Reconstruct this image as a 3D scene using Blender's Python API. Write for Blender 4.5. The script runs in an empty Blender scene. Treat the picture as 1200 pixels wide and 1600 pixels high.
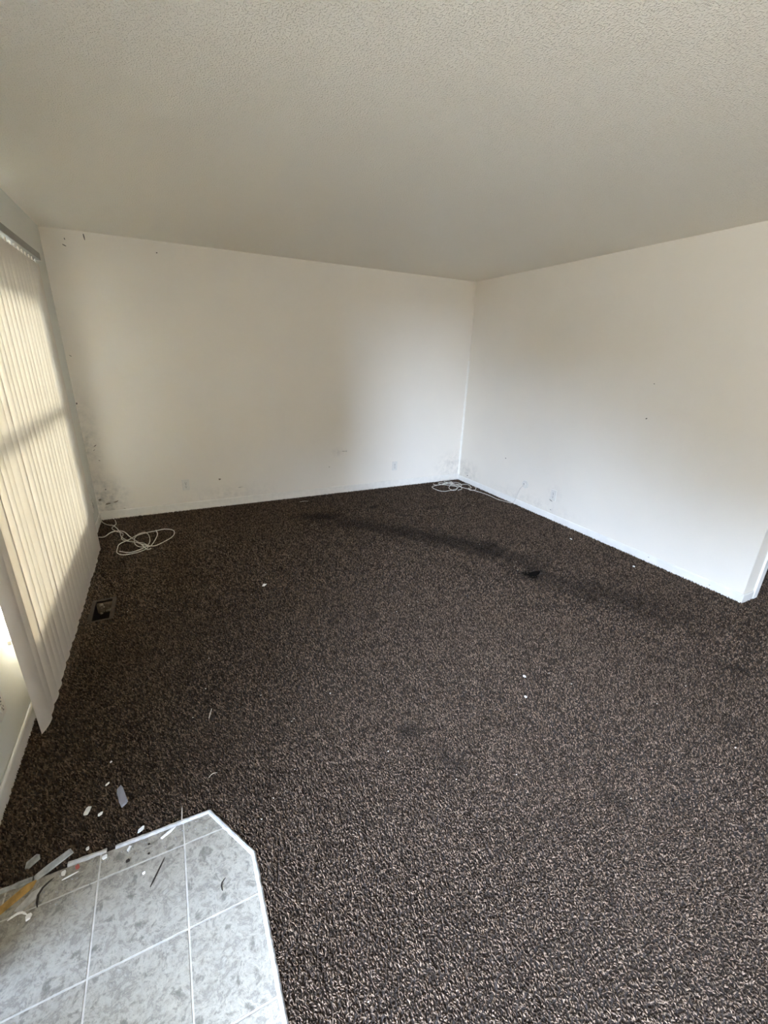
import bpy, bmesh, math, random
import numpy as np
from mathutils import Vector, Matrix

random.seed(7)
rng = np.random.default_rng(7)
S = bpy.context.scene
COL = S.collection

# ------------------------------------------------------------------ camera
CAM_H = 1.574
cam_d = bpy.data.cameras.new('camera'); cam = bpy.data.objects.new('camera', cam_d); COL.objects.link(cam)
r_ = Vector((0.89610656, -0.44281352, 0.03015323)); u_ = Vector((0.12703084, 0.3209768, 0.9385292)); f_ = Vector((0.42527191, 0.83719178, -0.34388039))
m = Matrix.Identity(4)
for i in range(3):
    m[i][0] = r_[i]; m[i][1] = u_[i]; m[i][2] = -f_[i]
m.translation = (0, 0, CAM_H)
cam.matrix_world = m
cam_d.sensor_fit = 'HORIZONTAL'; cam_d.sensor_width = 36.0; cam_d.lens = 664.69 * 36.0 / 1200.0
cam_d.clip_start = 0.02
S.camera = cam

# ------------------------------------------------------------------ world, sun, exposure
w = bpy.data.worlds.new('world'); S.world = w; w.use_nodes = True
bg = w.node_tree.nodes['Background']
bg.inputs['Color'].default_value = (0.57, 0.725, 1.0, 1); bg.inputs['Strength'].default_value = 88
sun_d = bpy.data.lights.new('sun', 'SUN'); sun = bpy.data.objects.new('sun', sun_d); COL.objects.link(sun)
sun_d.energy = 34; sun_d.angle = math.radians(20); sun_d.color = (1.0, 0.86, 0.66)
sun.location = (-6, 6, 6)
sun.rotation_euler = Vector((0.80, -0.35, -0.42)).to_track_quat('-Z', 'Y').to_euler()
S.view_settings.view_transform = 'Standard'; S.view_settings.look = 'None'
S.view_settings.gamma = 1.0; S.view_settings.use_curve_mapping = False
S.view_settings.exposure = 0.52
S.cycles.max_bounces = 10; S.cycles.diffuse_bounces = 8; S.cycles.transparent_max_bounces = 12
S.cycles.transmission_bounces = 8
S.cycles.use_denoising = True
S.cycles.sample_clamp_indirect = 0.0

# room numbers (metres)
XL, XR, YB, YE, H = -0.72, 3.50, 4.648, 1.213, 2.44
XH, YF = 5.2, -2.6            # hall wall and the wall behind the camera
T = 0.15
DOOR = (-1.65, 0.0, 2.03)     # y0, y1, head
WIN = (2.0, 3.66, 0.41, 1.96) # y0, y1, sill, head
ADDED_SLOT = (0.80, 0.98, 0.06, 1.30)  # narrow unseen opening, added to brighten the tile
RWIN = (1.2, 2.2, 0.75, 2.0) # rear window x0, x1, sill, head

def portal(name, loc, rot, sx, sy):
    d = bpy.data.lights.new(name, 'AREA'); d.shape = 'RECTANGLE'; d.size = sx; d.size_y = sy
    d.cycles.is_portal = True
    o = bpy.data.objects.new(name, d); o.location = loc; o.rotation_euler = rot; COL.objects.link(o)
portal('door_portal', (XL - T - .02, (DOOR[0] + DOOR[1]) / 2, DOOR[2] / 2), (0, -math.pi / 2, 0), DOOR[2], DOOR[1] - DOOR[0])
portal('rear_window_portal', ((RWIN[0] + RWIN[1]) / 2, YF - T - .02, (RWIN[2] + RWIN[3]) / 2), (math.pi / 2, 0, 0), RWIN[1] - RWIN[0], RWIN[3] - RWIN[2])
portal('side_window_portal', (XL - T - .02, (WIN[0] + WIN[1]) / 2, (WIN[2] + WIN[3]) / 2), (0, -math.pi / 2, 0), WIN[3] - WIN[2], WIN[1] - WIN[0])

# ------------------------------------------------------------------ materials
def mat(name):
    mm = bpy.data.materials.new(name); mm.use_nodes = True
    nt = mm.node_tree
    return mm, nt, nt.nodes['Principled BSDF']
def node(nt, t, **kw):
    n = nt.nodes.new(t)
    for k, v in kw.items():
        if k.startswith('i_'): n.inputs[k[2:].replace('_', ' ')].default_value = v
        else: setattr(n, k, v)
    return n
def link(nt, a, ao, b, bi): nt.links.new(a.outputs[ao], b.inputs[bi])
def ramp(nt, stops):
    n = nt.nodes.new('ShaderNodeValToRGB'); e = n.color_ramp.elements
    while len(e) < len(stops): e.new(0.5)
    for q, (p, c) in zip(e, stops):
        q.position = p; q.color = (*c, 1) if len(c) == 3 else c
    return n
def plain(name, c, rough=0.5, spec=0.4, noise=0.12, scale=40.0, metal=0.0):
    mm, nt, b = mat(name)
    tc = node(nt, 'ShaderNodeTexCoord'); nz = node(nt, 'ShaderNodeTexNoise', i_Scale=scale, i_Detail=4.0)
    link(nt, tc, 'Object', nz, 'Vector')
    a = tuple(x * (1 - noise) for x in c); z = tuple(min(1, x * (1 + noise)) for x in c)
    rp = ramp(nt, [(0.3, a), (0.7, z)]); link(nt, nz, 'Fac', rp, 'Fac'); link(nt, rp, 'Color', b, 'Base Color')
    b.inputs['Roughness'].default_value = rough; b.inputs['Specular IOR Level'].default_value = spec
    b.inputs['Metallic'].default_value = metal
    return mm

def wall_paint(name, base, grime=()):
    """matt wall paint; grime: (centre, radius, stretch) patches of grey dirt"""
    mm, nt, b = mat(name)
    tc = node(nt, 'ShaderNodeTexCoord')
    nz = node(nt, 'ShaderNodeTexNoise', i_Scale=1.7, i_Detail=5.0, i_Roughness=0.6); link(nt, tc, 'Object', nz, 'Vector')
    rp = ramp(nt, [(0.3, tuple(x * .965 for x in base)), (0.7, base)]); link(nt, nz, 'Fac', rp, 'Fac')
    out = rp
    dn = node(nt, 'ShaderNodeTexNoise', i_Scale=14.0, i_Detail=8.0, i_Roughness=0.7); link(nt, tc, 'Object', dn, 'Vector')
    dr = ramp(nt, [(0.42, (0, 0, 0)), (0.72, (1, 1, 1))]); link(nt, dn, 'Fac', dr, 'Fac')
    for (c, s, amt) in grime:
        mp = node(nt, 'ShaderNodeMapping'); mp.vector_type = 'POINT'
        mp.inputs['Scale'].default_value = tuple(1 / q for q in s)
        mp.inputs['Location'].default_value = tuple(-c[i] / s[i] for i in range(3))
        link(nt, tc, 'Object', mp, 'Vector')
        g = node(nt, 'ShaderNodeTexGradient', gradient_type='SPHERICAL'); link(nt, mp, 'Vector', g, 'Vector')
        mu = node(nt, 'ShaderNodeMath', operation='MULTIPLY'); link(nt, g, 'Fac', mu, 0); link(nt, dr, 'Color', mu, 1)
        m2 = node(nt, 'ShaderNodeMath', operation='MULTIPLY', use_clamp=True); m2.inputs[1].default_value = amt * .38; link(nt, mu, 0, m2, 0)
        mx = node(nt, 'ShaderNodeMixRGB', blend_type='MIX'); link(nt, m2, 0, mx, 'Fac'); link(nt, out, 'Color', mx, 'Color1')
        mx.inputs['Color2'].default_value = (0.16, 0.155, 0.14, 1)
        out = mx
    link(nt, out, 'Color', b, 'Base Color')
    b.inputs['Roughness'].default_value = 0.55; b.inputs['Specular IOR Level'].default_value = 0.25
    fb = node(nt, 'ShaderNodeTexNoise', i_Scale=160.0, i_Detail=3.0); link(nt, tc, 'Object', fb, 'Vector')
    bp = node(nt, 'ShaderNodeBump', i_Strength=0.08, i_Distance=0.002); link(nt, fb, 'Fac', bp, 'Height'); link(nt, bp, 'Normal', b, 'Normal')
    return mm

WALL = (0.78, 0.72, 0.625)
M_back = wall_paint('back_wall_paint', WALL, [((-0.66, YB, 0.18), (0.28, .6, 0.30), 2.2), ((-0.70, YB, 0.75), (0.14, .6, 0.6), 1.2),
                                            ((3.4, YB, 0.2), (0.35, .6, 0.25), 1.2), ((1.75, YB, .5), (.12, .6, .07), 1.2), ((0.45, YB, .12), (.7, .6, .16), .7)])
M_right = wall_paint('right_wall_paint', WALL, [((XR, 4.5, 0.15), (.6, 0.35, 0.2), 1.4), ((XR, 2.99, 0.27), (.6, 0.12, 0.12), 1.0), ((XR, 3.3, .1), (.6, .9, .12), .7)])
M_left = wall_paint('left_wall_paint', (0.74, 0.74, 0.68), [((XL, 4.45, 0.2), (.6, 0.3, 0.4), 1.2)])
M_wall = wall_paint('plain_wall_paint', WALL)
M_trim = plain('white_gloss_paint', (0.78, 0.75, 0.69), 0.35, 0.45, 0.06, 9.0)
M_trimdirty = plain('scuffed_white_paint', (0.75, 0.705, 0.625), 0.4, 0.4, 0.05, 22.0)
M_white = plain('white_plastic', (0.68, 0.645, 0.58), 0.35, 0.5, 0.03)
M_slot = plain('dark_slot', (0.05, 0.048, 0.042), 0.6)
M_cable = plain('dull_white_cable_jacket', (0.66, 0.62, 0.54), 0.45, 0.4, 0.1, 30)
M_headrail = plain('grey_aluminium', (0.22, 0.21, 0.18), 0.4, 0.5, 0.08)
M_brown = plain('brown_enamel', (0.060, 0.045, 0.032), 0.55, 0.3, 0.3, 30)
M_duct = plain('dusty_dark_sheet_metal', (0.045, 0.038, 0.03), 0.75, 0.2, 0.3, 25)
M_fluff = plain('grey_fluff', (0.25, 0.21, 0.16), 0.9, 0.1, 0.5, 90)
M_strip = plain('worn_grey_white_edge_strip', (0.44, 0.43, 0.41), 0.45, 0.4, 0.22, 60)
M_stripdark = plain('grimy_edge_strip', (0.31, 0.31, 0.30), 0.55, 0.3, 0.4, 60)
M_chip = plain('white_chip', (0.82, 0.81, 0.78), 0.6, 0.3, 0.05)
M_grey = plain('grey_vinyl_scrap', (0.36, 0.37, 0.37), 0.5, 0.4, 0.25, 60)
M_amber = plain('yellow_brown_wood', (0.40, 0.24, 0.07), 0.6, 0.3, 0.35, 50)
M_dark = plain('dark_splinter', (0.035, 0.028, 0.022), 0.7, 0.2, 0.3)
M_straw = plain('pale_straw', (0.58, 0.52, 0.42), 0.6, 0.3, 0.1)
M_red = plain('faded_red_scrap', (0.45, 0.12, 0.10), 0.6, 0.3, 0.1)
M_mark = plain('black_scuff', (0.14, 0.125, 0.105), 0.8, 0.1, 0.3, 200)
M_frame = plain('white_window_vinyl', (0.75, 0.75, 0.73), 0.35, 0.5, 0.03)
M_concrete = plain('concrete', (0.185, 0.15, 0.105), 0.85, 0.2, 0.1, 2)
M_siding = plain('house_siding', (0.10, 0.085, 0.068), 0.8, 0.2, 0.1, 2)

# textured (sprayed) ceiling
def ceiling_mat():
    mm, nt, b = mat('sprayed_texture_ceiling')
    tc = node(nt, 'ShaderNodeTexCoord')
    b.inputs['Base Color'].default_value = (0.87, 0.815, 0.70, 1)
    b.inputs['Roughness'].default_value = 0.5; b.inputs['Specular IOR Level'].default_value = 0.35
    v = node(nt, 'ShaderNodeTexNoise', i_Scale=150.0, i_Detail=2.0, i_Roughness=0.5); link(nt, tc, 'Object', v, 'Vector')
    rp = ramp(nt, [(0.50, (0, 0, 0)), (0.68, (1, 1, 1))]); link(nt, v, 'Fac', rp, 'Fac')
    bp = node(nt, 'ShaderNodeBump', i_Strength=0.75, i_Distance=0.005); link(nt, rp, 'Color', bp, 'Height'); link(nt, bp, 'Normal', b, 'Normal')
    return mm
M_ceil = ceiling_mat()

def vane_mat():
    mm, nt, b = mat('cream_vinyl_vane')
    out = nt.nodes['Material Output']
    tc = node(nt, 'ShaderNodeTexCoord'); nz = node(nt, 'ShaderNodeTexNoise', i_Scale=6.0, i_Detail=4.0); link(nt, tc, 'Object', nz, 'Vector')
    rp = ramp(nt, [(0.3, (0.62, 0.57, 0.51)), (0.7, (0.68, 0.63, 0.56))]); link(nt, nz, 'Fac', rp, 'Fac'); link(nt, rp, 'Color', b, 'Base Color')
    b.inputs['Roughness'].default_value = 0.4; b.inputs['Specular IOR Level'].default_value = 0.3
    tr = node(nt, 'ShaderNodeBsdfTranslucent'); tr.inputs['Color'].default_value = (0.88, 0.74, 0.52, 1)
    mx = node(nt, 'ShaderNodeMixShader'); mx.inputs[0].default_value = 0.038
    link(nt, b, 0, mx, 1); link(nt, tr, 0, mx, 2); link(nt, mx, 0, out, 'Surface')
    return mm
M_vane = vane_mat()

def glass_mat(name='window_glass', tint=(0.93, 0.96, 0.95)):
    mm, nt, b = mat(name); out = nt.nodes['Material Output']
    t = node(nt, 'ShaderNodeBsdfTransparent'); t.inputs['Color'].default_value = (*tint, 1)
    g = node(nt, 'ShaderNodeBsdfGlossy'); g.inputs['Roughness'].default_value = 0.02
    f = node(nt, 'ShaderNodeFresnel', i_IOR=1.45); mx = node(nt, 'ShaderNodeMixShader')
    link(nt, f, 0, mx, 0); link(nt, t, 0, mx, 1); link(nt, g, 0, mx, 2); link(nt, mx, 0, out, 'Surface')
    return mm
M_glass = glass_mat()
M_tint = glass_mat('tinted_glass', (0.72, 0.73, 0.76))

def film_mat():
    mm, nt, b = mat('clear_plastic_film'); out = nt.nodes['Material Output']
    b.inputs['Base Color'].default_value = (0.5, 0.5, 0.56, 1); b.inputs['Roughness'].default_value = 0.25
    t = node(nt, 'ShaderNodeBsdfTransparent'); mx = node(nt, 'ShaderNodeMixShader'); mx.inputs[0].default_value = 0.45
    link(nt, t, 0, mx, 1); link(nt, b, 0, mx, 2); link(nt, mx, 0, out, 'Surface')
    return mm
M_film = film_mat()

def carpet_mat():
    mm, nt, b = mat('brown_frieze_carpet')
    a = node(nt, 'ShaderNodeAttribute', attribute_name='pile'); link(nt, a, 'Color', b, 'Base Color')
    b.inputs['Roughness'].default_value = 0.85; b.inputs['Specular IOR Level'].default_value = 0.08
    return mm
M_carpet = carpet_mat()
def backing_mat():
    mm, nt, b = mat('carpet_backing')
    tc = node(nt, 'ShaderNodeTexCoord'); nz = node(nt, 'ShaderNodeTexNoise', i_Scale=170.0, i_Detail=4.0, i_Roughness=.7); link(nt, tc, 'Object', nz, 'Vector')
    rp = ramp(nt, [(0.35, (0.014, 0.009, 0.006)), (0.65, (0.07, 0.05, 0.038))]); link(nt, nz, 'Fac', rp, 'Fac'); link(nt, rp, 'Color', b, 'Base Color')
    bp = node(nt, 'ShaderNodeBump', i_Strength=0.8, i_Distance=0.006); link(nt, nz, 'Fac', bp, 'Height'); link(nt, bp, 'Normal', b, 'Normal')
    b.inputs['Roughness'].default_value = 0.9
    return mm
M_backing = backing_mat()

def tile_mat():
    mm, nt, b = mat('mottled_stone_vinyl')
    tc = node(nt, 'ShaderNodeTexCoord')
    oi = node(nt, 'ShaderNodeObjectInfo')
    cm = node(nt, 'ShaderNodeCombineXYZ'); mu = node(nt, 'ShaderNodeMath', operation='MULTIPLY'); mu.inputs[1].default_value = 17.0
    link(nt, oi, 'Random', mu, 0); link(nt, mu, 0, cm, 'Z')
    ad = node(nt, 'ShaderNodeVectorMath', operation='ADD'); link(nt, tc, 'Object', ad, 0); link(nt, cm, 0, ad, 1)
    n1 = node(nt, 'ShaderNodeTexNoise', i_Scale=24.0, i_Detail=10.0, i_Roughness=0.72, i_Distortion=0.35); link(nt, ad, 0, n1, 'Vector')
    rp = ramp(nt, [(0.30, (0.13, 0.118, 0.098)), (0.41, (0.21, 0.193, 0.16)), (0.48, (0.37, 0.338, 0.277)), (0.54, (0.32, 0.292, 0.24)), (0.58, (0.215, 0.197, 0.165)), (0.66, (0.36, 0.332, 0.28)), (0.80, (0.47, 0.437, 0.366))])
    link(nt, n1, 'Fac', rp, 'Fac')
    n2 = node(nt, 'ShaderNodeTexNoise', i_Scale=60.0, i_Detail=6.0, i_Roughness=0.7); link(nt, ad, 0, n2, 'Vector')
    r2 = ramp(nt, [(0.30, (0.62, 0.62, 0.62)), (0.55, (1, 1, 1))]); link(nt, n2, 'Fac', r2, 'Fac')
    mx = node(nt, 'ShaderNodeMixRGB', blend_type='MULTIPLY'); mx.inputs['Fac'].default_value = 0.7
    link(nt, rp, 'Color', mx, 'Color1'); link(nt, r2, 'Color', mx, 'Color2'); link(nt, mx, 'Color', b, 'Base Color')
    b.inputs['Roughness'].default_value = 0.42; b.inputs['Specular IOR Level'].default_value = 0.45
    bp = node(nt, 'ShaderNodeBump', i_Strength=0.6, i_Distance=0.003); link(nt, n1, 'Fac', bp, 'Height'); link(nt, bp, 'Normal', b, 'Normal')
    return mm
M_tile = tile_mat()
M_grout = plain('pale_grout', (0.52, 0.49, 0.44), 0.7, 0.2, 0.15, 40)

# ------------------------------------------------------------------ mesh helpers
def obj(name, bm, material, parent=None, smooth=False):
    me = bpy.data.meshes.new(name)
    if isinstance(bm, tuple): me.from_pydata(bm[0], [], bm[1])
    else: bm.to_mesh(me); bm.free()
    me.update(); me.materials.append(material)
    if smooth:
        for p in me.polygons: p.use_smooth = True
    o = bpy.data.objects.new(name, me); COL.objects.link(o)
    if parent: o.parent = parent
    return o
def struct(name, bm, material):
    o = obj(name, bm, material); o['kind'] = 'structure'; return o
def thing(name, label, cat, loc=(0, 0, 0), group=None, rotz=0):
    o = bpy.data.objects.new(name, None); o.empty_display_size = .05; COL.objects.link(o)
    o.location = loc; o.rotation_euler = (0, 0, rotz); o['label'] = label; o['category'] = cat
    if group: o['group'] = group
    return o
def tag(o, label, cat, group=None, kind=None):
    o['label'] = label; o['category'] = cat
    if group: o['group'] = group
    if kind: o['kind'] = kind
    return o
def box(bm, lo, hi, bev=0.0):
    lo, hi = [min(a, b) for a, b in zip(lo, hi)], [max(a, b) for a, b in zip(lo, hi)]
    r = bmesh.ops.create_cube(bm, size=1.0)
    for v in r['verts']:
        v.co = Vector([lo[i] + (v.co[i] + .5) * (hi[i] - lo[i]) for i in range(3)])
    if bev > 0:
        es = list({e for v in r['verts'] for e in v.link_edges})
        bmesh.ops.bevel(bm, geom=es, offset=bev, segments=2, affect='EDGES', profile=0.6)
    return bm
def boxes(*bs, bev=0.0):
    bm = bmesh.new()
    for lo, hi in bs: box(bm, lo, hi, bev)
    return bm
def extrude_profile(prof, a, b, out):
    """prof: (outward, z) points; swept along the floor from a to b, growing toward 'out'"""
    vs = []; n = len(prof)
    for p in (a, b):
        for d, z in prof: vs.append((p[0] + out[0] * d, p[1] + out[1] * d, z))
    fs = [(i, (i + 1) % n, n + (i + 1) % n, n + i) for i in range(n)] + [tuple(range(n)), tuple(range(2 * n - 1, n - 1, -1))]
    bm = bmesh.new(); bv = [bm.verts.new(v) for v in vs]
    for f in fs: bm.faces.new([bv[i] for i in f])
    bmesh.ops.recalc_face_normals(bm, faces=bm.faces)
    return bm
def catmull(pts, n=8):
    P = [Vector(p) for p in pts]; P = [2 * P[0] - P[1]] + P + [2 * P[-1] - P[-2]]; out = []
    for i in range(1, len(P) - 2):
        for k in range(n):
            t = k / n; a, b, c, d = P[i - 1:i + 3]
            out.append(0.5 * ((2 * b) + (-a + c) * t + (2 * a - 5 * b + 4 * c - d) * t * t + (-a + 3 * b - 3 * c + d) * t ** 3))
    out.append(P[-2]); return out
def tube(path, rad, sides=8):
    vs, fs = [], []; up0 = Vector((0, 0, 1)); N = len(path)
    for i, p in enumerate(path):
        t = (path[min(i + 1, N - 1)] - path[max(i - 1, 0)]).normalized()
        a = t.cross(up0); a = Vector((1, 0, 0)) if a.length < 1e-4 else a.normalized(); b = a.cross(t)
        rr = rad[i] if isinstance(rad, (list, tuple)) else rad
        for k in range(sides):
            an = 2 * math.pi * k / sides; vs.append(tuple(p + rr * (math.cos(an) * a + math.sin(an) * b)))
    for i in range(N - 1):
        for k in range(sides):
            k2 = (k + 1) % sides; fs.append((i * sides + k, i * sides + k2, (i + 1) * sides + k2, (i + 1) * sides + k))
    fs += [tuple(range(sides - 1, -1, -1)), tuple((N - 1) * sides + k for k in range(sides))]
    return vs, fs
def disc(bm, c, rad, depth, axis, seg=24, bev=0.0):
    """short cylinder with its axis along a world axis"""
    r = bmesh.ops.create_cone(bm, cap_ends=True, segments=seg, radius1=rad, radius2=rad, depth=depth)
    R = {'x': Matrix.Rotation(math.pi / 2, 3, 'Y'), 'y': Matrix.Rotation(math.pi / 2, 3, 'X'), 'z': Matrix.Identity(3)}[axis]
    for v in r['verts']: v.co = R @ v.co + Vector(c)
    if bev:
        es = [e for e in {e for v in r['verts'] for e in v.link_edges} if len(e.link_faces) == 2 and any(len(f.verts) > 4 for f in e.link_faces)]
        bmesh.ops.bevel(bm, geom=es, offset=bev, segments=2, affect='EDGES')
    return bm

# ------------------------------------------------------------------ the room shell
ZF = -0.004                                       # carpet backing
VENT = (-0.580, -0.488, 2.745, 2.990)             # hole in the floor
x0, x1, y0, y1 = VENT
fl = boxes(((XL - T, YF - T, ZF - .03), (XH + T, y0, ZF)), ((XL - T, y1, ZF - .03), (XH + T, YB + T, ZF)),
           ((XL - T, y0, ZF - .03), (x0, y1, ZF)), ((x1, y0, ZF - .03), (XH + T, y1, ZF)))
floor = struct('floor', fl, M_backing)
struct('ceiling', boxes(((XL - T, YF - T, H), (XH + T, YB + T, H + .1))), M_ceil)
wall_back = struct('wall_back', boxes(((XL - T, YB, ZF), (XH + T, YB + T, H))), M_back)
wall_right = struct('wall_right', boxes(((XR, YE, ZF), (XR + .152, YB, H)), bev=0.004), M_right)
d0, d1, dh = DOOR; a0, a1, az, ah = WIN
g0, g1, gz, gh = ADDED_SLOT
wall_left = struct('wall_left', boxes(((XL - T, YF, ZF), (XL, d0, H)), ((XL - T, d0, dh), (XL, d1, H)), ((XL - T, d1, ZF), (XL, g0, H)), ((XL - T, g1, ZF), (XL, a0, H)),
                   ((XL - T, g0, ZF), (XL, g1, gz)), ((XL - T, g0, gh), (XL, g1, H)),
                   ((XL - T, a0, ZF), (XL, a1, az)), ((XL - T, a0, ah), (XL, a1, H)), ((XL - T, a1, ZF), (XL, YB, H))), M_left)
q0, q1, qz, qh = RWIN
struct('wall_front', boxes(((XL - T, YF - T, ZF), (q0, YF, H)), ((q1, YF - T, ZF), (XH + T, YF, H)),
                           ((q0, YF - T, ZF), (q1, YF, qz)), ((q0, YF - T, qh), (q1, YF, H))), M_wall)
struct('wall_hall', boxes(((XH, YF, ZF), (XH + T, YB, H))), M_wall)

# windows and door frame
def window(n, along, c0, c1, z0, z1, face, rail):
    """along: axis of the wall ('y' or 'x'); face: wall plane coordinate, glass set 8 cm behind it"""
    def P(a, d, z): return (face - d, a, z) if along == 'y' else (a, face - d, z)
    e = bpy.data.objects.new('window_%d' % n, None); COL.objects.link(e); e['kind'] = 'structure'
    f = .045
    obj('window_frame', boxes((P(c0, .05, z0), P(c0 + f, .12, z1)), (P(c1 - f, .05, z0), P(c1, .12, z1)),
                              (P(c0 + f, .05, z0), P(c1 - f, .12, z0 + f)), (P(c0 + f, .05, z1 - f), P(c1 - f, .12, z1))), M_frame, e)
    obj('meeting_rail', boxes((P(c0 + f, .06, rail - .03), P(c1 - f, .11, rail + .03))), M_frame, e)
    for za, zb in ((z0 + f, rail - .03), (rail + .03, z1 - f)):
        obj('pane', boxes((P(c0 + f, .083, za), P(c1 - f, .087, zb))), M_glass, e)
    obj('window_sill', boxes((P(c0, -.012, z0 - .015), P(c1, .05, z0 + .003))), M_frame, e)
window(1, 'y', a0, a1, az, ah, XL, 1.26)
window(2, 'x', q0, q1, qz, qh, YF, 1.2)
w3 = bpy.data.objects.new('window_3', None); COL.objects.link(w3); w3['kind'] = 'structure'  # added glazed slot, out of view, letting sky light onto the tile
obj('pane', boxes(((XL - .09, g0, gz), (XL - .084, g1, gh))), M_tint, w3)
obj('window_frame', boxes(((XL - .11, g0 - .02, gz - .02), (XL - .06, g0, gh + .02)), ((XL - .11, g1, gz - .02), (XL - .06, g1 + .02, gh + .02)),
                          ((XL - .11, g0, gz - .02), (XL - .06, g1, gz)), ((XL - .11, g0, gh), (XL - .06, g1, gh + .02))), M_frame, w3)
dr = bpy.data.objects.new('door_1', None); COL.objects.link(dr); dr['kind'] = 'structure'
obj('door_frame', boxes(((XL - T, d0, ZF), (XL + .01, d0 + .03, dh)), ((XL - T, d1 - .03, ZF), (XL + .01, d1, dh)), ((XL - T, d0 + .03, dh - .03), (XL + .01, d1 - .03, dh))), M_trim, dr)
obj('threshold', boxes(((XL - T, d0 + .03, ZF), (XL + .005, d1 - .03, .012))), M_headrail, dr)

# baseboards
def bprof(h, t): return [(0, ZF), (t, ZF), (t, h - .010), (t * .8, h - .003), (t * .5, h), (t * .25, h - .001), (t * .22, h - .014), (0, h - .014)]
struct('baseboard_back', extrude_profile(bprof(.086, .012), (XL, YB), (XR, YB), (0, -1)), M_trimdirty)
bb = extrude_profile(bprof(.066, .012), (XR, YE), (XR, YB - .012), (-1, 0))
b2 = extrude_profile(bprof(.066, .012), (XR - .012, YE), (XR + .125, YE), (0, -1))
me_ = bpy.data.meshes.new('t'); b2.to_mesh(me_); b2.free(); bb.from_mesh(me_); bpy.data.meshes.remove(me_)
struct('baseboard_right', bb, M_trim)
struct('baseboard_left', extrude_profile(bprof(.072, .013), (XL, 1.25), (XL, YB - .012), (1, 0)), M_trim)
# casing round the outer corner of the partition
struct('trim_1', boxes(((XR + .137, YE - .014, ZF), (XR + .195, YE + .006, 2.06)), bev=.003), M_trim)
# door casing, left wall
struct('trim_2', boxes(((XL, d1, ZF), (XL + .014, d1 + .058, dh + .06)), ((XL, d0 - .058, ZF), (XL + .014, d0, dh + .06)), ((XL, d0, dh), (XL + .014, d1, dh + .06)), bev=.002), M_trim)
# caulk bead in the inner corner, rough and whiter than the walls
cb = bmesh.new(); prev = None
for i in range(40):
    z = .07 + i * (1.55 - .07) / 39; k = .016 + .006 * math.sin(i * 1.7) * math.cos(i * .6)
    row = [cb.verts.new((XR - k * a, YB - k * 1.3 * b, z)) for a, b in ((1, 0), (.45, .12), (.2, .4), (0, 1))]
    if prev:
        for j in range(3): cb.faces.new((prev[j], prev[j + 1], row[j + 1], row[j]))
    prev = row
obj('caulk_bead', cb, plain('white_caulk', (.82, .785, .715), .5, .3, .04), wall_right, True)

# outside: ground, street houses, and an eave and wall added to block light
struct('ground', boxes(((-60, -60, -.5), (XL - T - .001, 60, -.18)), ((XL - T - .001, -60, -.5), (30, YF - T - .001, -.18))), M_concrete)
struct('exterior_house_opposite', boxes(((-24, -12, -.18), (-20, 30, 7.2)), ((-24, -16, -.18), (-20.1, -12, 5.4)), ((-24, -24, -.18), (-20.2, -15, 3.4))), M_siding)
struct('exterior_house_behind', boxes(((-10.7, -24, -.18), (XL, -19, 6.0)), ((-.6, -12, -.18), (16, -8, 6.5))), M_siding)
struct('added_eave', boxes(((XL - T - 0.5, -3.2, 2.40), (XL - T, 5.2, 2.50))), M_siding)  # unseen overhang added to cut the high sky along this wall
struct('added_sun_screen', boxes(((-5.2, 1.36, -.18), (XL - T - .5, 1.52, 3.4)), ((XL - T - .5, 1.36, -.18), (XL - T, 1.52, 2.39))), M_siding)  # unseen wall added to keep direct sun out of the doorway

# ------------------------------------------------------------------ vinyl stone tiles by the door
LAND = [(XL, -0.9), (0.066, -0.9), (0.066, 0.600), (0.068, 1.015), (-0.05, 1.223), (XL, 1.233)]
def clip(poly, axis, val, keep_less):
    out = []
    for i, p in enumerate(poly):
        q = poly[(i + 1) % len(poly)]
        ip, iq = (p[axis] <= val) == keep_less, (q[axis] <= val) == keep_less
        if ip: out.append(p)
        if ip != iq:
            t = (val - p[axis]) / (q[axis] - p[axis]); out.append(tuple(p[k] + t * (q[k] - p[k]) for k in range(2)))
    return out
def prism(poly, z0, z1, inset=0.0):
    n = len(poly); cx = sum(p[0] for p in poly) / n; cy = sum(p[1] for p in poly) / n
    top = [(p[0], p[1], z1) for p in poly]; bot = [(p[0], p[1], z0) for p in poly]
    if inset:
        top = [(cx + (x - cx) * (1 - inset), cy + (y - cy) * (1 - inset), z) for x, y, z in top]
    vs = bot + top
    fs = [tuple(range(n - 1, -1, -1)), tuple(range(n, 2 * n))] + [(i, (i + 1) % n, n + (i + 1) % n, n + i) for i in range(n)]
    return vs, fs
obj('grout_bed', prism(LAND, ZF, -.0008), M_grout, floor)
G = .0022
xs = [-0.136 + .2475 * k for k in range(-3, 2)]; ys = [1.145 - .2505 * k for k in range(-1, 10)]
for i in range(len(xs) - 1):
    for j in range(len(ys) - 1):
        p = LAND
        for ax, v, less in ((0, xs[i] + G, False), (0, xs[i + 1] - G, True), (1, ys[j + 1] + G, False), (1, ys[j] - G, True)):
            if p: p = clip(p, ax, v, less)
        if len(p) >= 3:
            A = abs(sum(p[k][0] * p[(k + 1) % len(p)][1] - p[(k + 1) % len(p)][0] * p[k][1] for k in range(len(p)))) / 2
            if A > 2e-4:
                obj('tile', prism(p, ZF, .0006 + random.uniform(0, .0004), .006), M_tile, floor)

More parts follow.
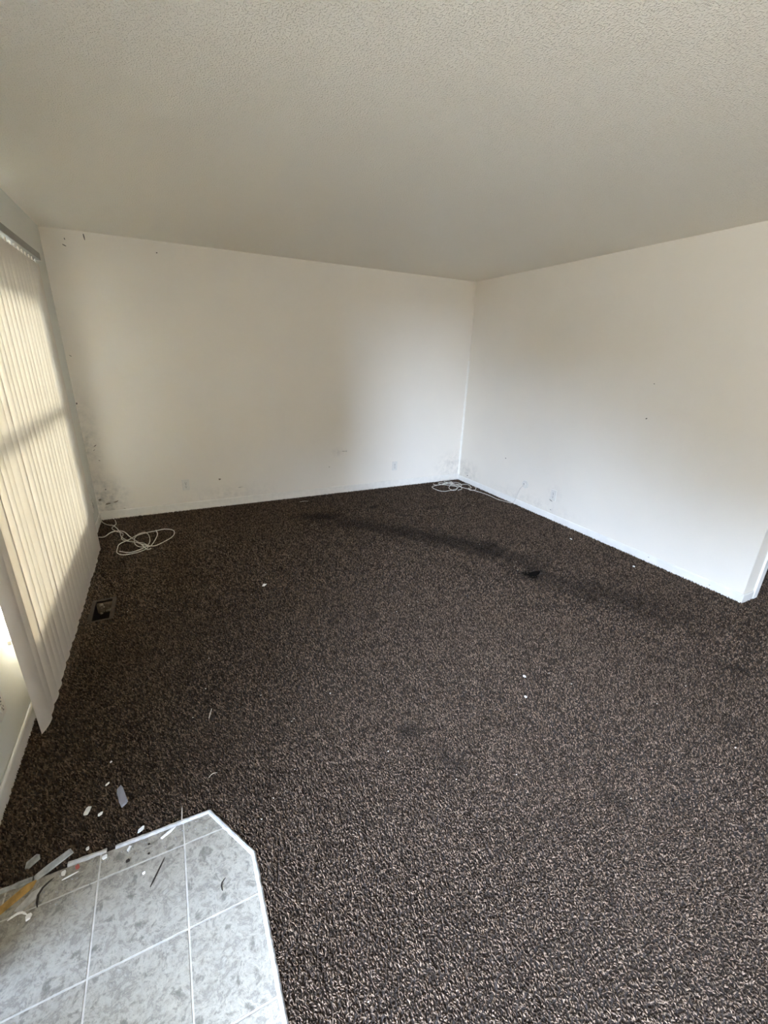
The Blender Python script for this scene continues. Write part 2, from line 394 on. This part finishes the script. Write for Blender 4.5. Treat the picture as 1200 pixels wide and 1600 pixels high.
# edge strips between tile and carpet
def strip(n, a, b, wdt, material, wob=0.0):
    a, b = Vector((*a, 0)), Vector((*b, 0)); t = (b - a).normalized(); s = Vector((-t.y, t.x, 0)); L = (b - a).length
    N = max(2, int(L / .012)); bm = bmesh.new(); prev = None
    pr = [(-.5, -.003), (-.42, .004), (-.15, .0075), (.2, .0075), (.45, .004), (.5, -.003)]
    for i in range(N + 1):
        c = a + t * (L * i / N); ww = wdt * (1 + random.uniform(-wob, wob)); of = random.uniform(-wob, wob) * wdt * .3
        row = [bm.verts.new(c + s * (u * ww + of) + Vector((0, 0, z))) for u, z in pr]
        if prev:
            for j in range(len(pr) - 1): bm.faces.new((prev[j], prev[j + 1], row[j + 1], row[j]))
        else: bm.faces.new(row)
        prev = row
    bm.faces.new(prev[::-1]); bmesh.ops.recalc_face_normals(bm, faces=bm.faces)
    struct('trim_%d' % n, bm, material)
strip(3, (XL, 1.236), (-.565, 1.234), .018, M_stripdark, .25)
strip(4, (-.475, 1.236), (-.368, 1.233), .017, M_strip, .15)
strip(5, (-.342, 1.231), (-.050, 1.226), .016, M_strip, .12)
strip(6, (-.050, 1.226), (.069, 1.016), .016, M_strip, .10)
strip(7, (.069, 1.016), (.068, -.9), .016, M_strip, .10)

# ------------------------------------------------------------------ carpet pile
SOIL_SHADE = [  # x, y, rx, ry, angle, strength; stains, plus shade painted along the band
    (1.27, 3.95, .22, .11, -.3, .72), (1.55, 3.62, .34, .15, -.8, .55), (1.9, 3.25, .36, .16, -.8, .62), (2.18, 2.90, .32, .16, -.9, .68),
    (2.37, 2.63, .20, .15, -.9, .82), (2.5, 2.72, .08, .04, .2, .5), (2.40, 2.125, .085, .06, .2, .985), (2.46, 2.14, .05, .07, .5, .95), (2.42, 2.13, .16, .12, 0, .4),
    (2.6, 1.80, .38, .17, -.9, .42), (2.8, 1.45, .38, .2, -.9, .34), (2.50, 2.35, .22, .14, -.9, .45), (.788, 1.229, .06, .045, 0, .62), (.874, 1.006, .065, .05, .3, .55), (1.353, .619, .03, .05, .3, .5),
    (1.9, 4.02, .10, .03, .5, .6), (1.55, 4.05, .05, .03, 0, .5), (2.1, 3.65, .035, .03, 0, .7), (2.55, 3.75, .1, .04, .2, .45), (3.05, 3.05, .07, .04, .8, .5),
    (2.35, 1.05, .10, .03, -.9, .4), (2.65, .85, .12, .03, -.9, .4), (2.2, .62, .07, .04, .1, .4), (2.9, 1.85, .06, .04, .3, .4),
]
def soil_shade(x, y):
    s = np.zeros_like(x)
    for (cx, cy, rx, ry, an, st) in SOIL_SHADE:
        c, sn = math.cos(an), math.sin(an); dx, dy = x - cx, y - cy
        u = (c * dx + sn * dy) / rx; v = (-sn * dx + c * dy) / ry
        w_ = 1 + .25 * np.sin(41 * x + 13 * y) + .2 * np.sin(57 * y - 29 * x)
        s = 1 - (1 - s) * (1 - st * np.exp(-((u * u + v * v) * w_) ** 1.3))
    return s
def in_land(x, y):
    k = 0.008
    ins = (x < .068 + k) & (y < 1.232 + k)
    ax, ay, bx, by = -.05, 1.226, .069, 1.016
    side = (bx - ax) * (y - ay) - (by - ay) * (x - ax)
    return ins & (side < k * .24)
def pile_mesh():
    V, F3, C = [], [], []; base = 0
    bands = [(0.0, 1.7, .0062, True, .0027, .011), (1.7, 2.7, .0076, True, .0033, .011), (2.7, 9.0, .0105, True, .0046, .011)]
    for (ra, rb, sp, fine, rad, hgt) in bands:
        gx, gy = np.meshgrid(np.arange(XL + .014, 4.3, sp), np.arange(-.2, YB - .014, sp))
        x = gx.ravel() + rng.uniform(-.55, .55, gx.size) * sp; y = gy.ravel() + rng.uniform(-.55, .55, gx.size) * sp
        d = np.hypot(x, y) + .25 * (np.random.default_rng(3).random(x.size) - .5)
        ok = (d >= ra) & (d < rb) & ~in_land(x, y) & (y < YB - .012) & (x > XL + .013)
        ok &= ~((x > XR - .012) & (x < XR + .2) & (y > YE - .016))
        ok &= ~((x > XR + .19) & (y > 2.4))
        ok &= (y > .12 * x - .1) | (d < 2.0)
        ok &= ~((x > VENT[0] - .022) & (x < VENT[1] + .022) & (y > VENT[2] - .014) & (y < VENT[3] + .018))
        x, y = x[ok], y[ok]; n = len(x)
        s = soil_shade(x, y); keep = s < .93; x, y, s = x[keep], y[keep], s[keep]; n = len(x)
        # yarn colour: mostly dark taupe, some light flecks
        q = rng.random(n); q = q ** 1.7
        dark = np.array([.035, .0235, .0155]); lite = np.array([.228, .161, .113])
        col = dark + q[:, None] * (lite - dark)
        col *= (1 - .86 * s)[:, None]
        # pile leans with the foot traffic, in slow swirls
        la = 2.2 + 1.2 * np.sin(1.3 * x + .7 * y) + rng.normal(0, 1.1, n)
        ll = rng.uniform(.2, 1.0, n) * hgt * (1 - .3 * s)
        hh = hgt * rng.uniform(.65, 1.15, n) * (1 - .45 * s)
        lx, ly = np.cos(la) * ll, np.sin(la) * ll
        ph = rng.uniform(0, 2 * np.pi, n); rr = rad * rng.uniform(.75, 1.25, n)
        vs = []
        for k in range(3):
            a = ph + k * 2 * np.pi / 3; vs.append(np.stack([x + rr * np.cos(a), y + rr * np.sin(a), np.full(n, ZF)], 1))
        if fine:
            for k in range(3):
                a = ph + .7 + k * 2 * np.pi / 3
                vs.append(np.stack([x + .3 * lx + .95 * rr * np.cos(a), y + .3 * ly + .95 * rr * np.sin(a), ZF + .62 * hh], 1))
        tip = np.stack([x + lx, y + ly, ZF + hh], 1)
        vs.append(tip)
        nv = len(vs); vv = np.stack(vs, 1).reshape(-1, 3)
        if fine: ft = [(0, 1, 4), (0, 4, 3), (1, 2, 5), (1, 5, 4), (2, 0, 3), (2, 3, 5), (3, 4, 6), (4, 5, 6), (5, 3, 6)]
        else: ft = [(0, 1, 3), (1, 2, 3), (2, 0, 3)]
        ff = (np.arange(n)[:, None, None] * nv + np.array(ft)[None]).reshape(-1, 3) + base
        shade = np.ones(nv); 
        cc = np.repeat(col, nv, axis=0)
        V.append(vv); F3.append(ff); C.append(cc); base += len(vv)
    V = np.concatenate(V); F3 = np.concatenate(F3); C = np.concatenate(C)
    me = bpy.data.meshes.new('carpet_pile')
    me.vertices.add(len(V)); me.vertices.foreach_set('co', V.astype(np.float32).ravel())
    me.loops.add(F3.size); me.loops.foreach_set('vertex_index', F3.astype(np.int32).ravel())
    me.polygons.add(len(F3)); me.polygons.foreach_set('loop_start', np.arange(0, F3.size, 3, dtype=np.int32))
    me.polygons.foreach_set('loop_total', np.full(len(F3), 3, np.int32))
    me.update(calc_edges=True)
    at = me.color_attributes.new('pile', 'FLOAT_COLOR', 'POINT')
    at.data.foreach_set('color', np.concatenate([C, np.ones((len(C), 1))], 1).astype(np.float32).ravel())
    me.materials.append(M_carpet)
    me.polygons.foreach_set('use_smooth', np.ones(len(F3), bool))
    o = bpy.data.objects.new('carpet_pile', me); COL.objects.link(o)
    print('carpet tris', len(F3))
    return o
pile = tag(pile_mesh(), 'dark brown flecked twist-pile carpet, soiled and shade-tinted in places, covering the room', 'carpet', kind='stuff')

hv = [(2.405 + (.062 + .018 * math.sin(3 * a + 1) + .008 * math.sin(7 * a)) * math.cos(a) * 1.15, 2.130 + (.050 + .016 * math.sin(3 * a + 1)) * math.sin(a)) for a in [2 * math.pi * k / 28 for k in range(28)]]
obj('worn_hole', prism(hv, ZF, ZF + .0015), plain('black_bare_backing', (.008, .006, .005), .9, .05, .3, 80), floor)

# ------------------------------------------------------------------ vertical blind
VX, VZ0, VZ1 = -0.632, 0.050, 2.060
bl = thing('vertical_blind', 'cream vertical blind, closed and backlit, hanging over the side window', 'blind', (VX, 1.80, 2.10))
def rel(o, root):          # keep world-space vertices while parented to a moved root
    o.matrix_parent_inverse = Matrix.Translation(root.location).inverted() if not root.rotation_euler.z else (Matrix.Translation(root.location) @ Matrix.Rotation(root.rotation_euler.z, 4, 'Z')).inverted()
    return o
hr = obj('head_rail', boxes(((VX - .022, 1.76, 2.085), (VX + .022, 3.80, 2.128)), bev=.004), M_headrail, bl); rel(hr, bl)
hc = obj('end_cap', boxes(((VX - .024, 3.80, 2.083), (VX + .024, 3.812, 2.130)), bev=.002), M_white, bl); rel(hc, bl)
for yb in (2.0, 2.9, 3.6):
    rel(obj('wall_bracket', boxes(((XL, yb - .02, 2.105), (VX - .02, yb + .02, 2.135))), M_headrail, bl), bl)
def vane_mesh():
    Wd, n, nz = .089, 6, 14; vs, fs = [], []
    for j in range(nz + 1):
        z = VZ0 + (VZ1 - VZ0) * j / nz
        for i in range(n + 1):
            u = i / n - .5
            vs.append((.006 * (1 - (2 * u) ** 2), u * Wd, z - 2.10))
    for j in range(nz):
        for i in range(n):
            a = j * (n + 1) + i; fs.append((a, a + 1, a + n + 2, a + n + 1))
    me = bpy.data.meshes.new('vane'); me.from_pydata(vs, [], fs); me.materials.append(M_vane)
    for p in me.polygons: p.use_smooth = True
    return me
vm = vane_mesh()
stem = boxes(((-.003, -.004, -.045), (.003, .004, -.012)), ((-.0045, -.011, -.058), (.0045, .011, -.036)))
sm_ = bpy.data.meshes.new('stem'); stem.to_mesh(sm_); stem.free(); sm_.materials.append(M_white)
NV = 25; pitch = (3.745 - 1.862) / (NV - 1)
for i in range(NV):
    v = bpy.data.objects.new('vane', vm); COL.objects.link(v); v.parent = bl
    v.location = (0, .062 + i * pitch + random.uniform(-.004, .004), 0)
    an = math.radians(-10 + random.gauss(0, 2.2) + (-5 if i == 0 else 0) + (6 if i == 5 else 0))
    v.rotation_euler = (random.gauss(0, .0012), random.gauss(0, .001), an)
    st = bpy.data.objects.new('stem', sm_); COL.objects.link(st); st.parent = v
    if i == 0: v['label'] = 'unlit greyish end vane nearest the door'

# ------------------------------------------------------------------ outlets and wall plates
def outlet(c, n, label, group='white duplex outlets low on the walls', w_=.070, h_=.114):
    """c: point on the wall; n: outward normal ('-y', '-x', '+x')"""
    ang = {'-y': 0, '-x': -math.pi / 2, '+x': math.pi / 2}[n]   # local -y is outward
    t = thing('wall_outlet', label, 'outlet', c, group, ang)
    obj('cover_plate', boxes(((-w_ / 2, -.006, -h_ / 2), (w_ / 2, 0, h_ / 2)), bev=.0022), M_white, t)
    for s in (-1, 1):
        zc = s * .0195; bm = bmesh.new()
        disc(bm, (0, -.0065, zc), .0165, .004, 'y', 20, .001)
        rc = obj('receptacle', bm, M_white, t)
        obj('slots', boxes(((-.0078, -.0092, zc + .000), (-.0052, -.008, zc + .0095)), ((.0052, -.0092, zc + .001), (.0078, -.008, zc + .0085)),
                           ((-.003, -.0092, zc - .0105), (.003, -.008, zc - .0045))), M_slot, rc)
    bm = bmesh.new(); disc(bm, (0, -.0065, 0), .0035, .002, 'y', 10)
    obj('screw', bm, M_headrail, t)
    return t
outlet((.070, YB, .272), '-y', 'white duplex outlet low on the back wall, the one near the blind')
outlet((2.490, YB, .271), '-y', 'white duplex outlet low on the back wall, near the far corner')
o3 = outlet((XR, 2.992, .264), '-x', 'white duplex outlet on the right wall beside the cable plate, dark grime on it')
outlet((XL, 1.772, .283), '+x', 'white duplex outlet on the window wall beside the end of the blind')
lp = thing('cable_wall_plate', 'small white plate on the window wall in the corner behind the blind', 'wall plate', (XL, 4.40, .225), None, math.pi / 2)
obj('cover_plate', boxes(((-.035, -.006, -.057), (.035, 0, .057)), bev=.002), M_white, lp)
obj('slots', boxes(((-.004, -.0075, -.02), (.004, -.005, .03))), M_slot, lp)
cp = thing('coax_wall_plate', 'round white cable plate low on the right wall with a cord leaving it', 'wall plate', (XR, 3.398, .270))
bm = bmesh.new(); disc(bm, (-.006, 0, 0), .044, .012, 'x', 32, .004); obj('cover_plate', bm, M_white, cp)
bm = bmesh.new(); disc(bm, (-.016, 0, 0), .014, .010, 'x', 16, .002); obj('boss', bm, M_white, cp)
bm = bmesh.new(); disc(bm, (-.022, .006, .006), .005, .003, 'x', 10); obj('socket_hole', bm, M_slot, cp)

# ------------------------------------------------------------------ cables
def cable(pts, rad, label):
    o = obj('cable', tube(catmull(pts, 7), rad, 7), M_cable, None, True)
    return tag(o, label, 'cable')
L2 = [(-.59, 4.56, .012), (-.575, 4.46, .006), (-.600, 4.36, .006), (-.560, 4.25, .010), (-.500, 4.17, .008), (-.505, 4.06, .007), (-.47, 3.98, .012), (-.40, 3.93, .008),
      (-.325, 3.86, .014), (-.295, 3.77, .008), (-.36, 3.705, .007), (-.462, 3.685, .009), (-.515, 3.75, .007), (-.52, 3.84, .007), (-.507, 3.915, .016), (-.44, 4.0, .012),
      (-.386, 4.078, .014), (-.336, 4.132, .008), (-.300, 4.08, .007), (-.283, 3.95, .009), (-.290, 3.82, .016), (-.335, 3.74, .018), (-.42, 3.70, .016), (-.50, 3.76, .014)]
cable(L2, .0034, 'tangled off-white cable loops on the carpet by the blind, thinner inner strand')
L1 = [(-.700, 4.545, .055), (-.690, 4.537, .012), (-.64, 4.46, .006), (-.593, 4.409, .012), (-.55, 4.30, .009), (-.525, 4.20, .014), (-.505, 4.08, .015), (-.45, 3.98, .008), (-.39, 3.90, .018), (-.32, 3.80, .024),
      (-.25, 3.785, .008), (-.181, 3.842, .006), (-.111, 3.93, .007), (-.087, 4.02, .007), (-.10, 4.10, .008), (-.165, 4.15, .008), (-.249, 4.135, .007), (-.318, 4.09, .018), (-.392, 4.029, .02),
      (-.40, 3.92, .007), (-.365, 3.82, .007), (-.31, 3.765, .02), (-.27, 3.80, .01), (-.225, 4.02, .008), (-.235, 4.13, .016)]
cable(L1, .0036, 'off-white cable leaving the left corner and sprawling in long loops')
L3 = [(-.672, 4.09, .035), (-.64, 4.15, .009), (-.587, 4.222, .018), (-.501, 4.195, .022), (-.44, 4.07, .008), (-.38, 3.90, .026), (-.335, 3.79, .030), (-.300, 3.735, .007), (-.27, 3.74, .007)]
cable(L3, .004, 'thicker off-white cable curving out from under the blind')
R1 = [(3.472, 3.398, .262), (3.470, 3.44, .215), (3.476, 3.475, .13), (3.478, 3.500, .06), (3.468, 3.53, .012), (3.440, 3.60, .006), (3.405, 3.72, .006), (3.408, 3.88, .006), (3.372, 4.07, .006), (3.30, 4.25, .008),
      (3.24, 4.36, .014), (3.18, 4.47, .02), (3.12, 4.55, .012), (3.10, 4.50, .008), (3.16, 4.40, .014), (3.22, 4.30, .018), (3.183, 4.245, .008), (3.051, 4.213, .007), (2.961, 4.223, .006), (2.922, 4.31, .006), (2.934, 4.43, .007),
      (3.04, 4.47, .008), (3.14, 4.46, .016), (3.22, 4.43, .02), (3.29, 4.38, .018), (3.40, 4.36, .014), (3.44, 4.33, .008), (3.40, 4.22, .007), (3.335, 4.20, .007), (3.323, 4.134, .007), (3.38, 4.12, .007), (3.44, 4.17, .007), (3.465, 4.235, .012)]
cable(R1, .0036, 'white cord running from the round wall plate along the carpet to the corner')
R2 = [(3.03, 4.55, .007), (3.02, 4.50, .006), (3.08, 4.47, .009), (3.20, 4.48, .022), (3.30, 4.46, .024), (3.36, 4.42, .014), (3.33, 4.33, .016), (3.24, 4.27, .022), (3.14, 4.20, .008), (3.10, 4.23, .007), (3.12, 4.32, .01), (3.22, 4.40, .026),
      (3.29, 4.50, .02), (3.30, 4.58, .01), (3.24, 4.60, .012), (3.19, 4.52, .024), (3.23, 4.42, .03), (3.28, 4.30, .02), (3.25, 4.22, .008), (3.17, 4.19, .007)]
cable(R2, .0036, 'pale cable heaped in a tangle in the far corner of the carpet')

# ------------------------------------------------------------------ open floor vent
vt = thing('floor_vent', 'open floor vent without its grille, sunk in the carpet beside the blind', 'vent', ((x0 + x1) / 2, (y0 + y1) / 2, 0))
ox, oy = vt.location.x, vt.location.y; hx, hy = (x1 - x0) / 2, (y1 - y0) / 2
fr = obj('flange', boxes(((-hx - .022, -hy - .014, ZF), (-hx, hy + .018, .004)), ((hx, -hy - .014, ZF), (hx + .022, hy + .018, .004)),
                    ((-hx, -hy - .014, ZF), (hx, -hy, .004)), ((-hx, hy, ZF), (hx, hy + .018, .004)), bev=.001), M_brown, vt)
D = .34
obj('duct', boxes(((-hx - .002, -hy - .002, -D), (-hx, hy + .002, ZF)), ((hx, -hy - .002, -D), (hx + .002, hy + .002, ZF)), ((-hx, -hy - .002, -D), (hx, -hy, ZF)),
                  ((-hx, hy, -D), (hx, hy + .002, ZF)), ((-hx, -hy, -D - .002), (hx, hy, -D))), M_duct, vt)
obj('subfloor_edge', boxes(((-hx + .001, hy - .030, -.075), (hx - .001, hy - .001, -.012)), bev=.002), plain('dusty_board_edge', (.13, .10, .07), .9, .1, .4, 60), vt)
bm = bmesh.new()
for k in range(22):
    r = bmesh.ops.create_icosphere(bm, subdivisions=1, radius=random.uniform(.003, .008)); c = Vector((random.uniform(-hx + .01, hx - .01), hy - .030 + random.uniform(-.004, .012), random.uniform(-.075, -.008)))
    for v in r['verts']: v.co = v.co * random.uniform(.6, 1.4) + c
tag_d = obj('lint', bm, M_fluff, vt); tag_d['kind'] = 'stuff'

# ------------------------------------------------------------------ scuffs and holes in the walls (parts of the wall they mark)
def mark(wall, c, n, s, ang=0, name='scuff_mark'):
    """thin irregular blot lying on the wall"""
    k = 9; pts = []
    for i in range(k):
        a = 2 * math.pi * i / k; q = random.uniform(.65, 1.15); uu, vv = math.cos(a) * s[0] * q / 2, math.sin(a) * s[1] * q / 2
        pts.append((uu * math.cos(ang) - vv * math.sin(ang), uu * math.sin(ang) + vv * math.cos(ang)))
    def W(u, v, d): return (c[0] + u, c[1] - d, c[2] + v) if n == '-y' else (c[0] - d, c[1] - u, c[2] + v)
    vs = [W(u, v, 0) for u, v in pts] + [W(u * .8, v * .8, .0008) for u, v in pts]
    fs = [tuple(range(k, 2 * k))] + [(i, (i + 1) % k, k + (i + 1) % k, k + i) for i in range(k)]
    bm = bmesh.new(); bv = [bm.verts.new(v) for v in vs]
    for f in fs: bm.faces.new([bv[i] for i in f])
    bmesh.ops.recalc_face_normals(bm, faces=bm.faces)
    return obj(name, bm, M_mark, wall)
for x, z, s, a in ((-.573, 2.327, (.030, .010), -.5), (-.562, 2.372, (.008, .018), .2), (-.427, 2.403, (.010, .055), .1), (.088, 2.350, (.013, .012), 0), (-.684, 1.496, (.03, .006), -.6),
                   (-.712, 1.10, (.012, .02), 0), (-.64, .72, (.03, .007), .6), (-.655, .68, (.02, .005), .5), (-.63, .58, (.02, .006), -.5), (-.628, .298, (.013, .013), 0), (-.690, .20, (.030, .022), .2),
                   (-.63, .155, (.05, .02), .2), (-.56, .168, (.05, .016), .3), (-.50, .09, (.02, .006), 0), (1.834, .504, (.012, .022), 0), (1.80, .505, (.05, .006), 0), (1.62, .33, (.014, .012), 0),
                   (.60, .19, (.06, .005), .05), (.40, .30, (.03, .02), .3)):
    o = mark(wall_back, (x, YB, z), '-y', s, a, 'nail_hole' if max(s) < .014 else 'scuff_mark')
    if z < .25 or (z < .6 and x > .3): o.data.materials[0] = M_fluff
for y, z, s, a in ((2.208, 1.160, (.018, .012), .4), (2.212, 1.431, (.010, .008), 0), (3.769, .487, (.016, .014), 0), (3.0, .10, (.014, .010), 0), (3.02, .20, (.05, .008), -.3),
                   (4.45, .10, (.03, .01), .5), (1.42, .03, (.010, .006), 0), (1.9, .045, (.012, .006), 0)):
    d_ = 0 if z > .07 else .0125
    mark(wall_right, (XR - d_, y, z), '-x', s, a, 'nail_hole' if max(s) < .014 else 'scuff_mark')

# ------------------------------------------------------------------ litter on carpet and tile
ZC = .0055                                       # top of the pile
def shard(name, label, cat, x, y, lx, ly, ang, material, th=.0015, z=ZC, tilt=0.12, group=None, n=6):
    pts = []
    for i in range(n):
        a = 2 * math.pi * i / n + random.uniform(-.2, .2); q = random.uniform(.8, 1.1)
        ca, sa = math.cos(a), math.sin(a)
        pts.append((math.copysign(abs(ca) ** .55, ca) * lx / 2 * q, math.copysign(abs(sa) ** .55, sa) * ly / 2 * q))
    vs, fs = prism(pts, 0, th, .12)
    vs = [(a, b, c + (a / lx) * tilt * lx + .05 * ly * math.cos(3 * b / max(ly, .001))) for a, b, c in vs]
    lo = min(v[2] for v in vs); vs = [(a, b, c - lo) for a, b, c in vs]
    o = obj(name, (vs, fs), material); o.location = (x, y, z - .001); o.rotation_euler = (0, 0, ang)
    return tag(o, label, cat, group)
def splinter(name, label, x, y, L, wd, ang, material, z=ZC, bend=.0, cat='splinter', lift=.004, group=None):
    p = [Vector((L * (t - .5), bend * L * math.sin(math.pi * t), wd * .6 + lift * t)) for t in (0, .15, .4, .65, .88, 1)]
    rr = [wd * .2, wd * .48, wd * .5, wd * .45, wd * .35, wd * .1]
    o = obj(name, tube(p, rr, 5), material); o.location = (x, y, z - .001); o.rotation_euler = (0, 0, ang)
    return tag(o, label, cat, group)
shard('paper_scrap', 'small white rectangular paper scrap alone on the dark carpet', 'paper scrap', .462, 2.772, .040, .034, .3, M_chip, n=4)
shard('paper_chip', 'tiny white chip on the sunlit carpet, the one farther from the tile', 'chip', 1.513, 1.278, .014, .018, .8, M_chip)
shard('paper_chip', 'tiny white chip on the sunlit carpet, the one closer to the tile', 'chip', 1.414, 1.165, .016, .014, 1.9, M_chip)
shard('paper_chip', 'small pale chip on the carpet near the right wall baseboard', 'chip', 3.287, 1.884, .026, .020, .3, M_chip)
shard('paper_chip', 'small pale chip on the carpet below the right wall outlet', 'chip', 3.261, 2.502, .03, .02, 1.3, M_chip)
splinter('wood_splinter', 'thin pale wood splinter lying on the middle of the carpet', -.001, 1.693, .056, .005, 1.25, M_straw)
splinter('straw_bit', 'short pale bent straw bit on carpet before the tile corner', -.023, 1.364, .034, .003, .2, M_straw, bend=.25)
splinter('straw_bit', 'pale broken straw piece on carpet below the back wall baseboard', 1.245, 4.447, .10, .006, -.2, M_straw, bend=.15)
shard('plaster_chip', 'largest white plaster chip on carpet near the tile edge', 'chip', -.442, 1.409, .020, .032, -.3, M_chip, .004, n=7)
shard('plaster_chip', 'white oval plaster chip beside the largest chip by the tile', 'chip', -.400, 1.376, .020, .013, .4, M_chip, .003)
shard('plaster_chip', 'small white sliver on dark carpet behind the plaster chips', 'chip', -.388, 1.497, .018, .009, .5, M_chip)
shard('plaster_chip', 'tiny white crumb on carpet between plastic film and window wall', 'chip', -.385, 1.60, .009, .009, .5, M_chip)
shard('plaster_chip', 'tiny white crumb on the carpet edge beside the strip gap', 'chip', -.424, 1.262, .012, .012, .1, M_chip, .004)
shard('plaster_chip', 'small white chip stuck on the carpet edge above the strip', 'chip', -.268, 1.256, .026, .014, .4, M_chip, .003)
shard('plastic_film', 'crumpled clear plastic scrap standing out on the dark carpet', 'plastic scrap', -.335, 1.419, .028, .10, .25, M_film, .003, n=9, tilt=.3)
shard('vinyl_scrap', 'torn grey vinyl flap lying across the broken edge strip', 'vinyl scrap', -.512, 1.252, .115, .028, .42, M_grey, .003, .006, n=8, tilt=.06)
shard('vinyl_scrap', 'small grey-brown scrap on the carpet beside the torn vinyl flap', 'vinyl scrap', -.575, 1.292, .045, .032, .5, M_stripdark, .003)
splinter('wood_splinter', 'white sliver standing against the carpet edge near the tile corner', -.138, 1.248, .05, .004, 1.5, M_straw, lift=.01)
shard('strip_fragment', 'broken white strip fragment lying on tile beside the edge strip', 'fragment', -.186, 1.207, .055, .010, .45, M_chip, .003, .002, n=5, tilt=0)
splinter('dark_stick', 'thin dark twig lying on the pale stone tile', -.216, 1.091, .085, .005, 1.05, M_dark, .0015, lift=.001, cat='twig')
splinter('dark_stick', 'short dark twig on the tile nearest the slanted edge strip', -.03, .965, .035, .004, 1.2, M_dark, .0015, .25, cat='twig', lift=.001)
shard('wood_fragment', 'yellow-brown wood fragment on tile under the broken strip', 'wood fragment', -.60, 1.195, .115, .026, .55, M_amber, .005, .002, n=6, tilt=.02)
shard('wood_fragment', 'pale wood fragment in the debris closest to the door', 'wood fragment', -.655, 1.19, .03, .03, .9, M_straw, .004, .002)
shard('strip_fragment', 'flat grey-white vinyl piece beside the yellow-brown wood', 'fragment', -.560, 1.175, .085, .03, .75, M_strip, .002, .0015, n=5, tilt=0)
splinter('dark_stick', 'dark curved strip end on tile beside the flat grey-white piece', -.520, 1.172, .075, .007, 1.15, M_dark, .002, .25, cat='twig')
splinter('strip_fragment', 'thin white bent fragment at the end of the flat vinyl piece', -.580, 1.130, .05, .007, -.2, M_chip, .002, .25, cat='fragment')
shard('plaster_chip', 'white lump on the tile next to the bent white fragment', 'chip', -.553, 1.122, .017, .017, 0, M_chip, .006, .001)
splinter('white_stick', 'short white stick on tile parallel to the edge strip', -.462, 1.195, .045, .005, .15, M_chip, .0015, cat='stick', lift=.001)
shard('plaster_chip', 'white chip on the tile against the torn vinyl flap', 'chip', -.483, 1.214, .016, .018, 0, M_chip, .004, .001)
shard('red_scrap', 'tiny faded red scrap on tile below the edge strip', 'scrap', -.447, 1.217, .014, .016, .4, M_red, .003, .001)
shard('plaster_chip', 'square white chip on tile just under the long edge strip', 'chip', -.302, 1.207, .017, .018, .2, M_chip, .004, .001, n=4)
shard('plaster_chip', 'white crumb on tile below the gap in the strip', 'chip', -.372, 1.213, .02, .014, .2, M_chip, .003, .001)
shard('plaster_chip', 'white crumb on the tile beside the dark twig', 'chip', -.256, 1.107, .010, .008, .2, M_chip, .003, .001)
shard('dirt_clod', 'larger dark dirt clod on tile under the long strip', 'dirt', -.304, 1.168, .014, .010, .2, M_dark, .005, .001)
shard('dirt_clod', 'small dark dirt speck on tile near the first grout line', 'dirt', -.243, 1.163, .008, .006, .2, M_dark, .004, .001)
shard('dirt_clod', 'dark dirt speck on tile just under the strip', 'dirt', -.243, 1.195, .008, .006, .2, M_dark, .004, .001)
# uncountable grit along the broken strip, and specks in the pile
bm = bmesh.new()
for k in range(150):
    gx_ = random.uniform(-.70, -.05); gy_ = 1.222 - abs(random.gauss(0, .028 if gx_ > -.4 else .06))
    r = bmesh.ops.create_icosphere(bm, subdivisions=1, radius=random.uniform(.0008, .0026))
    for v in r['verts']: v.co = Vector((v.co.x * random.uniform(.7, 1.5), v.co.y, v.co.z * .7)) + Vector((gx_, gy_, .002))
tag(obj('grit', bm, M_stripdark), 'grey grit scattered on the tile along the broken strip', 'grit', kind='stuff')
bm = bmesh.new()
for k in range(130):
    gx_ = random.uniform(-.6, 3.3); gy_ = random.uniform(.5, 4.4)
    if gx_ < .1 and gy_ < 1.26: continue
    r = bmesh.ops.create_icosphere(bm, subdivisions=1, radius=random.uniform(.0012, .003))
    for v in r['verts']: v.co = Vector((v.co.x * random.uniform(.7, 2), v.co.y, v.co.z * .7)) + Vector((gx_, gy_, .006))
obj('lint_specks', bm, M_straw, pile)['kind'] = 'stuff'
